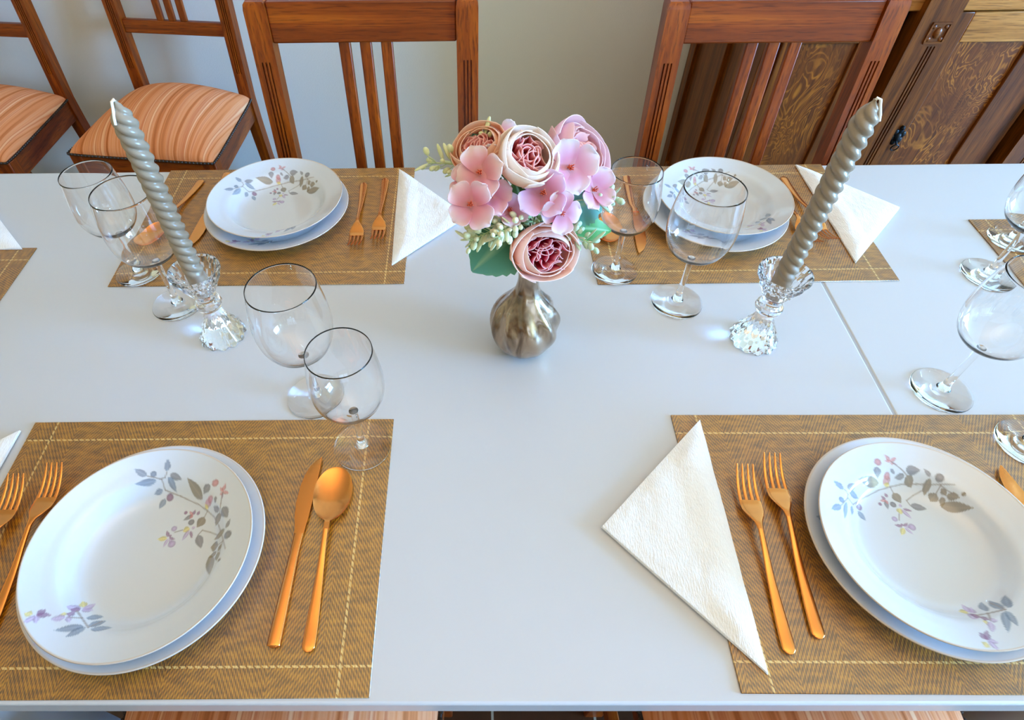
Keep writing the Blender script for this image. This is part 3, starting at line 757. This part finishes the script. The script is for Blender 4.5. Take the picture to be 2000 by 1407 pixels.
# ------------------------------------------------------------------ wine glasses
def make_glass(label, group, bowl, stem_top, Rf):
    t = thing('wine_glass', label, 'wine glass', group=group)
    out = spline(bowl, 7); inn = []
    z0 = out[0][1]
    for i, (r, z) in enumerate(out):
        a = out[max(0, i - 1)]; b = out[min(len(out) - 1, i + 1)]; d = Vector((b[0] - a[0], b[1] - a[1])).normalized()
        th = .0007 + .0024 * max(0, 1 - (z - z0) / .022)
        inn.append((r - d.y * th, z + d.x * th))
    inn = [(r, z) for r, z in inn if r > .0015]; rim = out[-1]
    prof = [(0, z0)] + out + [(rim[0] - .00035, rim[1] + .0004)] + inn[::-1] + [(0, inn[0][1])]
    MB().lathe(prof, 72).build('bowl', M['glass'], t, angle=180)
    zs = stem_top
    MB().lathe([(0, .0068), (.0085, .0068), (.0066, .0095), (.0050, .014), (.0041, .022), (.0037, .035), (.0037, zs - .02), (.0042, zs - .007), (.0056, zs - .0006), (0, zs - .0004)], 28).build('stem', M['glass'], t, angle=60)
    MB().lathe([(0, .0002), (Rf - .0012, .0002), (Rf, .0008), (Rf, .0016), (Rf - .0012, .0022), (Rf * .6, .0030), (.014, .0048), (.0088, .0064), (0, .0066)], 72).build('foot', M['glass'], t, angle=60)
    return t
RED = [(.0050, .080), (.013, .0826), (.0245, .0895), (.0345, .099), (.0405, .112), (.0432, .127), (.0434, .141), (.0420, .157), (.0395, .173), (.0368, .189)]
WHT = [(.0048, .0715), (.012, .0740), (.0215, .0800), (.0300, .0885), (.0360, .0995), (.0386, .112), (.0389, .125), (.0376, .140), (.0354, .155), (.0331, .170)]
gr = make_glass('large wine glass in front of the left candle, above the front left placemat', 'large wine glasses', RED, .080, .0358)
gw = make_glass('small wine glass on the front left placemat, above the spoon', 'small wine glasses', WHT, .0715, .0335)
place(gr, (-.197, .4637, T)); place(gw, (-.130, .389, T + MT + .0003))
dup(gr, 'large wine glass at far left, partly behind the left candle', (-.424, .6325, T))
dup(gw, 'small wine glass at far left, leftmost glass, in front of the wall chair', (-.503, .700, T + MT + .0003))
dup(gr, 'large wine glass in front of the far right plates', (.292, .629, T))
dup(gw, 'small wine glass just right of the flowers', (.214, .695, T + MT + .0003))
dup(gr, 'large wine glass at the right edge, above the front right placemat', (.587, .4675, T))
dup(gw, 'small wine glass cut by the right edge, foot on the front right placemat', (.646, .388, T + MT + .0003))
dup(gr, 'large wine glass at the right edge, foot on bare white table beside the end placemat', (.760, .681, T))
dup(gw, 'small wine glass cut by the right edge, foot on the end placemat', (.838, .759, T + MT + .0003))

# ------------------------------------------------------------------ candle holders and candles
def make_holder(label):
    t = thing('candle_holder', label, 'candle holder', group='cut crystal candle holders')
    def facet(r, z, a):
        if z < .044 and r > .012:
            k = .5 + .5 * math.cos(12 * a + (PI if int(round(z / .0072)) % 2 else 0)); return r * (1 - .12 * k)
        if .078 < z < .1165 and r > .0165 + (z - .085) * .36:      # outside of the cup only
            k = .5 + .5 * math.cos(14 * a + (PI if int(round(z / .0085)) % 2 else 0)); return r * (1 - .14 * k)
        return r
    prof = [(0, .0003), (.030, .0003), (.0318, .003), (.031, .0072), (.0285, .0144), (.0245, .0216), (.0200, .0288), (.0165, .036), (.0132, .0432), (.0110, .048), (.0108, .053), (.0155, .058), (.0172, .063), (.0160, .068), (.0122, .072), (.0128, .0765),
            (.0165, .085), (.0215, .0935), (.0262, .102), (.0302, .1105), (.0318, .1175), (.0314, .1195), (.0296, .1203), (.0270, .1190), (.0235, .1105), (.0190, .102), (.0142, .0965), (.0122, .0955), (.0122, .0845), (0, .0842)]
    MB().lathe(prof, 84, facet).build('crystal_body', M['crystal'], t, angle=14)
    return t
ho = make_holder('cut crystal candle holder at the left, under the left candle'); place(ho, (-.342, .570, T))
dup(ho, 'cut crystal candle holder at the right, under the right candle', (.378, .556, T), .2)
def make_candle(label, wdir):
    t = thing('candle', label, 'candle', group='twisted grey candles')
    H, nz, ns = .250, 190, 54; secs = []
    for i in range(nz + 1):
        z = H * i / nz; k = min(1, max(0, (z - .026) / .012)); e = (H - z) / .026; tip = 1 if e > 1 else max(.14, (1 - (1 - e) ** 2.2))
        row = []
        for j in range(ns):
            a = 2 * PI * j / ns; ph = a + 2 * PI * z / .038
            lob = abs(math.cos(1.5 * ph)) ** .9; tw = (.78 + .29 * lob) * k + (1 - k)
            r = .0116 * tw * tip
            row.append((r * math.cos(a), r * math.sin(a), z))
        secs.append(row)
    MB().loft(secs).build('wax_body', M['candle'], t, angle=180)
    x, y = wdir
    MB().tube([(0, 0, H - .003), (x * .001, y * .001, H + .0015), (x * .0042, y * .0042, H + .0005), (x * .0066, y * .0066, H - .006), (x * .0098, y * .0098, H - .013), (x * .0118, y * .0118, H - .019)], [.0013, .0014, .0014, .0014, .0015, .0013], 8).build('wick', M['wick'], t)
    return t
ca = make_candle('twisted grey candle at the left, in front of the striped wall chair', (-.3, -.95)); place(ca, (-.342, .570, T + .0846))
cb2 = make_candle('twisted grey candle at the right, in front of the sideboard', (.9, -.45)); place(cb2, (.378, .556, T + .0846))

# ------------------------------------------------------------------ vase and flowers
def ribs(r, z, a):
    k = math.exp(-((z - .058) / .036) ** 2)
    return r * (1 + .055 * k * math.sin(9 * (a + 9.0 * (z - .03))))
vz = MB().lathe([(0, .0004)] + spline([(.020, .0004), (.0300, .006), (.0395, .020), (.0440, .038), (.0425, .055), (.0355, .072), (.0245, .087), (.0165, .100), (.0130, .114), (.0124, .128), (.0138, .140), (.0165, .148)], 5)
    + [(.0150, .1485), (.0120, .140), (.0106, .128), (.0106, .100), (0, .099)], 90, ribs).build('vase', M['vase'], angle=60)
VX, VY = .068, .549
vz.location = (VX, VY, T)
tag(vz, 'small bronze glazed bulb vase with swirling ribs, holding the flowers', 'vase')

rng = random.Random(11)
def frame(axis, spin=0.0):
    z = Vector(axis).normalized(); x = Vector((0, 0, 1)).cross(z)
    if x.length < .1: x = Vector((1, 0, 0)).cross(z)
    x.normalize(); y = z.cross(x)
    return Matrix((x, y, z)).transposed() @ Matrix.Rotation(spin, 3, 'Z')
def lerp(a, b, t):
    return tuple(x + (y - x) * t for x, y in zip(a, b))
def sheet(m, fn, nu, nv, col, th=.0007):
    """double-sided petal sheet: fn(u,v) -> point, col(u,v,side) -> sRGB; thickness along the local normal"""
    P = [[Vector(fn(-1 + 2 * i / nu, j / nv)) for i in range(nu + 1)] for j in range(nv + 1)]
    vs = []; cs = []
    for side in (1, -1):
        for j in range(nv + 1):
            for i in range(nu + 1):
                du = P[j][min(i + 1, nu)] - P[j][max(i - 1, 0)]; dv = P[min(j + 1, nv)][i] - P[max(j - 1, 0)][i]
                n = du.cross(dv); n = n.normalized() if n.length > 1e-12 else Vector((0, 0, 1))
                vs.append(P[j][i] + n * side * th / 2); cs.append(lin(col(-1 + 2 * i / nu, j / nv, side)))
    w = nu + 1; N = w * (nv + 1); fs = []
    for j in range(nv):
        for i in range(nu):
            a = j * w + i; fs.append((a, a + 1, a + w + 1, a + w)); fs.append((N + a, N + a + w, N + a + w + 1, N + a + 1))
    edge = [i for i in range(w)] + [j * w + nu for j in range(1, nv + 1)] + [nv * w + i for i in range(nu - 1, -1, -1)] + [j * w for j in range(nv - 1, 0, -1)]
    for k in range(len(edge)):
        a, b = edge[k], edge[(k + 1) % len(edge)]; fs.append((b, a, N + a, N + b))
    m.add(vs, fs, cs)
MOUTH = Vector((VX, VY, .143))
def stem_to(root, base, axis, rad=.0013, mat='stem', off=(0, 0)):
    """stem in the flower's own frame: from the flower down into the vase mouth"""
    loc = root.location - Vector((0, 0, T)); b = Vector(base); ax = Vector(axis).normalized()
    mo = MOUTH + Vector((off[0], off[1], 0)); d = (b - mo).length
    pts = [b, b - ax * d * .22, mo + Vector((0, 0, d * .25)) + (b - mo) * .12, mo, mo - Vector((off[0] * .3, off[1] * .3, .03))]
    MB().tube([Vector(p) - loc for p in spline([tuple(p) for p in pts], 5)], rad, 6).build('stem', M[mat], root)
OFFS = [(math.cos(a * 2.4) * .0062 * math.sqrt((a + .5) / 26), math.sin(a * 2.4) * .0062 * math.sqrt((a + .5) / 26)) for a in range(26)]
oi = [0]
def nxt():
    oi[0] += 1; return OFFS[(oi[0] * 7) % 26]

def rose(label, c, axis, R, outer, inner, heart, seed, spin=0.0, squash=(1, 1, 1)):
    r_ = random.Random(seed); t = thing('rose', label, 'rose', (c[0], c[1], T + c[2]), group='silk roses in the vase')
    F = frame(axis, spin) @ Matrix.Diagonal(squash); m = MB()
    # outer cup petals: layers on a globe that stays open at the top
    for lay, (k, n, top, flare) in enumerate(((1.0, 5, .47, .20), (.93, 5, .49, .04), (.87, 5, .50, -.03))):
        for i in range(n):
            a0 = 2 * PI * (i + lay * .5) / n + r_.uniform(-.15, .15); span = .82 + .1 * r_.random(); tl = top + r_.uniform(-.05, .06); ruf = r_.uniform(0, 6)
            def fn(u, v, a0=a0, span=span, tl=tl, k=k, flare=flare, ruf=ruf):
                th = PI * (.04 + (tl + .14) * v) ; aa = a0 + u * span * (.25 + .75 * math.sin(min(1, v * 1.15 + .12) * PI / 2))
                drop = .16 * abs(u) ** 2.5 * v
                rad = R * k * (math.sin(th - drop) + flare * v ** 4) * (1 + .03 * u * u); z = -R * k * math.cos(th - drop) * .92
                z += .04 * R * math.sin(3 * u + ruf) * v ** 3
                return F @ Vector((rad * math.cos(aa), rad * math.sin(aa), z))
            def cf(u, v, s, lay=lay):
                base = outer if s < 0 else inner
                c1 = lerp(base, outer, min(1, v ** 2.2 * 1.0)); return lerp(c1, (252, 246, 242), max(0, v - .86) * 4.5 * .6)
            sheet(m, fn, 12, 12, cf)
    m.build('outer_petals', M['petal'], t, angle=50, recalc=False)
    # ruffled heart: many small upright curled petals packed inside the cup
    m = MB(); Ri = R * .74
    for i in range(34):
        q = math.sqrt((i + .3) / 34) * Ri * .88; a = i * 2.399 + r_.uniform(-.2, .2); hx, hy = q * math.cos(a), q * math.sin(a)
        ang = a + PI / 2 + r_.uniform(-.7, .7); cu = r_.uniform(.5, 1.3) * r_.choice((1, 1, -1)); L = R * r_.uniform(.22, .36); zt = R * (.46 - .26 * (q / Ri) ** 2 + r_.uniform(-.07, .07)); ln = r_.uniform(-.5, .9)
        def fn(u, v, hx=hx, hy=hy, ang=ang, cu=cu, L=L, zt=zt, a=a, ln=ln):
            x = L * math.sin(u * cu) / cu; y = L * (1 - math.cos(u * cu)) / cu; w = .55 + .45 * v
            px = hx + (x * math.cos(ang) - y * math.sin(ang)) * w + math.cos(a) * ln * R * .3 * v; py = hy + (x * math.sin(ang) + y * math.cos(ang)) * w + math.sin(a) * ln * R * .3 * v
            return F @ Vector((px, py, -R * .35 + (zt + R * .35) * v - .10 * R * u * u * v))
        def cf(u, v, s):
            return lerp(heart, lerp(heart, (255, 226, 218), .9), max(0, (v - .45) / .55) ** 1.5)
        sheet(m, fn, 8, 7, cf)
    m.ball(F @ Vector((0, 0, -R * .45)), R * .42, 14, 8); m.c += [lin(lerp(heart, (120, 20, 40), .3))] * (len(m.v) - len(m.c))
    m.build('ruffled_heart', M['petal'], t, angle=50, recalc=False)
    s = MB()
    for i in range(5):
        a0 = 2 * PI * i / 5
        def fn(u, v, a0=a0):
            th = .05 + 1.15 * v; aa = a0 + u * .32 * (1 - v) / max(.25, math.sin(th)) * .6
            return F @ Vector((R * 1.03 * math.sin(th) * math.cos(aa), R * 1.03 * math.sin(th) * math.sin(aa), -R * .96 * math.cos(th)))
        sheet(s, fn, 4, 6, lambda u, v, sd: (98, 128, 52))
    s.build('sepals', M['leaf'], t, angle=50, recalc=False)
    b = Vector(c) - Vector(axis).normalized() * R * .92
    stem_to(t, b, axis, .0015, 'stem', nxt())
    return t
CREAM, PEACH, CORAL = (255, 244, 234), (246, 186, 142), (232, 92, 98)
rose('open cream rose with coral ruffled heart, top centre of the bouquet', (.0525, .520, .2985), (.32, -.50, .82), .0262, CREAM, (250, 208, 170), (236, 110, 112), 3)
rose('peach rose with crimson ruffled heart, lowest, against the vase neck', (.0735, .490, .2105), (.40, -.80, .42), .0315, (255, 228, 214), (255, 172, 128), (216, 36, 72), 8, -.32, (1.10, .84, .80))
rose('pale pink rose at the top right of the bouquet, behind the white-edged blossom', (.111, .582, .2640), (.62, -.20, .72), .0340, (248, 216, 220), (248, 200, 204), (244, 190, 196), 21)
rose('peach rose half hidden at the upper left behind the cream rose', (.010, .560, .283), (-.35, -.25, .9), .0260, (250, 210, 180), (244, 170, 130), (232, 110, 104), 31)

def blossom(label, c, axis, R, edge, mid, eye, spin, seed, cup=.30):
    edge = lerp(edge, (255, 250, 248), .6); mid = lerp(mid, (220, 52, 104), .50)
    r_ = random.Random(seed); t = thing('hydrangea_blossom', label, 'blossom', (c[0], c[1], T + c[2]), group='four-petalled pink blossoms')
    F = frame(axis, spin)
    for i in range(4):
        m = MB(); a0 = PI / 2 * i + r_.uniform(-.1, .1); cu = cup + r_.uniform(-.22, .22); tw = r_.uniform(-.12, .12); zo = .0006 * (i % 2)
        ca_, sa_ = math.cos(a0), math.sin(a0); k = r_.uniform(.92, 1.08)
        def fn(u, v):
            s = v; w = R * .55 * k * max(.03, math.sin(PI * min(1, s * .5 + .06)) ** .8) * (1 - .0 * s) * math.sqrt(max(.02, 1 - max(0, (s - .52) / .49) ** 2.6))
            x = R * k * s * (1 - .10 * u * u * s); y = u * w
            z = R * (cu * s ** 1.6 - .18 * s ** 4) + .10 * R * u * u * s + tw * y + .025 * R * math.sin(5 * u + 3 * s) * s + zo
            return F @ Vector((x * ca_ - y * sa_, x * sa_ + y * ca_, z))
        def cf(u, v, sd):
            e = min(1, (v ** 1.3) * 1.0 + .18 * abs(u) * v); c1 = lerp(mid, edge, min(1, max(0, (e - .26) / .62)) ** .8) if e > .26 else lerp(eye, mid, min(1, (e / .26)))
            return c1 if sd > 0 else lerp(c1, edge, .6)
        sheet(m, fn, 10, 12, cf)
        m.build('petal', M['petal'], t, angle=50, recalc=False)
    e = MB()
    for i in range(11):
        a = i * 2.4; q = R * .14 * math.sqrt(i / 11); e.tube([F @ Vector((q * .4 * math.cos(a), q * .4 * math.sin(a), 0)), F @ Vector((q * math.cos(a), q * math.sin(a), R * (.16 + .05 * (i % 3))))], R * .022, 5)
    e.ball(F @ Vector((0, 0, R * .03)), R * .07, 8, 6)
    e.build('stamens', EYE, t)
    stem_to(t, Vector(c) - Vector(axis).normalized() * .001, axis, .0008, 'wire', nxt())
    return t
EYE = plain('orange_stamen', (214, 96, 62), 0.6)
PK, RO, VI = (226, 112, 142), (244, 206, 196), (240, 222, 244)
blossom('pink blossom left of the cream rose, facing the camera', (.0085, .502, .2955), (-.18, -.70, .62), .0245, (244, 206, 192), (232, 134, 146), (214, 84, 70), .5, 1)
blossom('pink blossom at the far left of the bouquet, lavender tip on its left petal', (.000, .480, .2760), (-.22, -.74, .64), .0250, (242, 206, 210), (230, 118, 144), (206, 70, 80), .9, 2, .22)
blossom('deep pink blossom tucked behind the leftmost blossom', (.0185, .500, .2700), (.10, -.60, .75), .0220, (244, 190, 200), (224, 96, 140), (210, 74, 50), .3, 3)
blossom('pink blossom with white underside hanging below the left blossoms', (.0365, .500, .2540), (.30, -.45, .70), .0200, (246, 214, 214), (232, 130, 150), (206, 80, 80), 1.1, 4, .5)
blossom('white-edged blossom with vivid pink throat, right of the cream rose', (.0950, .522, .2870), (.10, -.72, .60), .0270, (244, 234, 248), (236, 150, 204), (226, 120, 130), .25, 5)
blossom('violet-pink blossom under the cream rose', (.0690, .500, .2740), (-.15, -.72, .60), .0255, (238, 196, 240), (226, 110, 168), (206, 66, 72), .8, 6)
blossom('pale lilac blossom with one drooping petal, above the peach rose', (.0865, .488, .2600), (.10, -.86, .45), .0225, (240, 220, 246), (236, 170, 220), (226, 110, 150), .0, 7, .18)
blossom('pink blossom at the right edge, below the pale pink rose', (.1230, .530, .2560), (.45, -.60, .65), .0230, (242, 216, 234), (228, 120, 178), (214, 130, 120), .6, 8, .45)
blossom('white and lilac blossom at the top left, behind the cream rose', (.0310, .566, .2900), (-.30, -.10, .95), .0215, (244, 238, 250), (236, 206, 236), (226, 170, 190), .4, 9, .6)
blossom('deep rose blossom between the two left blossoms, mostly hidden', (.0000, .512, .2790), (-.35, -.45, .8), .0220, (240, 196, 192), (216, 92, 128), (200, 70, 70), 1.2, 10)

def serrated(label, c, d, up_, L, Wd, c1, c2, seed):
    """broad leaf with a saw-tooth edge; c is its base, d its direction"""
    t = thing('leaf', label, 'leaf', (c[0], c[1], T + c[2]), group='toothed green leaves')
    X = Vector(d).normalized(); Z = Vector(up_); Z = (Z - X * Z.dot(X)).normalized(); Y = Z.cross(X); m = MB()
    def fn(u, v):
        w = Wd * .5 * math.sin(PI * min(1, max(.0, v)) ** .8) ** .85 if 0 < v < 1 else .0004
        saw = 1 + .16 * ((v * 9) % 1.0) if abs(u) > .98 else 1
        y = u * (w * saw + .0006); return X * (v * L) + Y * y + Z * (.22 * abs(y) - .26 * L * v * v + .0012 * math.sin(14 * v) * abs(u))
    sheet(m, fn, 10, 40, lambda u, v, s: lerp(lerp(c1, c2, min(1, max(0, v * .75 + .35 * u * .5))), (172, 204, 160), .7 if abs(u) < .06 else (.25 if abs(u) > .97 else 0)))
    m.build('blade', M['leaf'], t, angle=50, recalc=False)
    stem_to(t, c, X, .0010, 'stem', nxt())
    return t
GR, TE = (70, 112, 56), (96, 166, 168)
serrated('broad teal-green toothed leaf hanging left of the vase neck', (.050, .512, .226), (-.62, -.35, -.42), (-.2, -.75, .6), .068, .062, (72, 126, 78), (112, 190, 190), 1)
serrated('narrow bright green toothed leaf pointing right over the spoon', (.104, .535, .206), (1.0, .05, -.10), (.1, -.7, .7), .052, .024, (76, 138, 70), (104, 168, 96), 2)
serrated('pale blue-green leaf at the right, under the lilac blossoms', (.098, .535, .226), (.75, .0, .38), (.1, -.8, .5), .046, .040, (92, 158, 140), (150, 204, 212), 3)
serrated('dark green leaf behind the leftmost blossoms', (.020, .565, .262), (-.45, .12, .62), (-.2, -.9, .2), .038, .028, (70, 108, 60), (128, 186, 190), 4)
serrated('dark olive leaf under the cream rose', (.055, .530, .238), (-.25, -.30, .75), (0, -.9, .3), .036, .020, (60, 84, 34), (86, 112, 44), 5)
serrated('green leaf between peach rose and lilac blossom', (.078, .525, .205), (.22, -.30, .62), (0, -.9, .4), .040, .026, (66, 110, 60), (100, 168, 160), 6)

def spray(label, c, d, L, n, colr, seed, droop=.2):
    """sprig of small pale buds and narrow leaflets on a thin branching stem"""
    r_ = random.Random(seed); t = thing('bud_sprig', label, 'sprig', (c[0], c[1], T + c[2]), group='pale green bud sprigs')
    X = Vector(d).normalized(); A = X.cross(Vector((0, 0, 1))).normalized(); B = A.cross(X); s = MB(); b = MB()
    P = lambda v: X * (L * v) + Vector((0, 0, -droop * L * v * v))
    s.tube([P(i / 6) for i in range(7)], .0007, 5)
    for i in range(n):
        v = .12 + .88 * (i + .5) / n; a = i * 2.4 + r_.uniform(-.4, .4); ln = L * r_.uniform(.16, .30) * (1.15 - .5 * v)
        tipp = P(v) + (A * math.cos(a) + B * math.sin(a)) * ln + X * ln * .8; s.tube([P(v), (P(v) + tipp) / 2 + Vector((0, 0, -.001)), tipp], .0004, 4)
        rot = frame(tipp - P(v))
        if i % 3 == 2: b.ball(tipp, .0062, 6, 6, (.42, .16, 1.5), rot)
        else: b.ball(tipp, r_.uniform(.0024, .0036), 7, 6, (1, 1, 1.45), rot)
    b.c = [lin(lerp(colr, (250, 252, 232), r_.random() * .5)) for _ in b.v]
    s.build('stem', SPR, t); b.build('buds', M['leaf'], t, angle=180)
    stem_to(t, c, X, .0008, 'stem', nxt())
    return t
SPR = plain('pale_green_stem', (186, 200, 140), 0.6)
YG, MG = (214, 220, 160), (190, 214, 176)
spray('pale bud sprig sticking out furthest left of the bouquet', (.010, .560, .260), (-.86, .06, .30), .058, 18, YG, 1)
spray('small bud sprig rising at the top left of the bouquet', (.027, .570, .262), (-.28, .1, .80), .038, 9, YG, 2, 0)
spray('cream bud sprig at the lower left, over the teal leaf', (.048, .506, .238), (-.80, -.35, -.05), .054, 30, (224, 228, 176), 3, .1)
spray('dense cream bud sprig below the hanging pink blossom', (.056, .503, .246), (-.50, -.45, .0), .044, 28, (228, 230, 186), 4, .1)
spray('mint leaflet sprig at the lower right, beside the peach rose', (.092, .520, .214), (.62, -.35, .12), .040, 16, MG, 5, .3)
spray('mint bud sprig at the right, beside the small wine glass', (.108, .535, .240), (.90, .0, .15), .042, 14, MG, 6, .1)
spray('fine green sprig showing in the middle of the stems', (.064, .520, .215), (-.05, -.25, .9), .040, 20, (150, 176, 104), 7, 0)
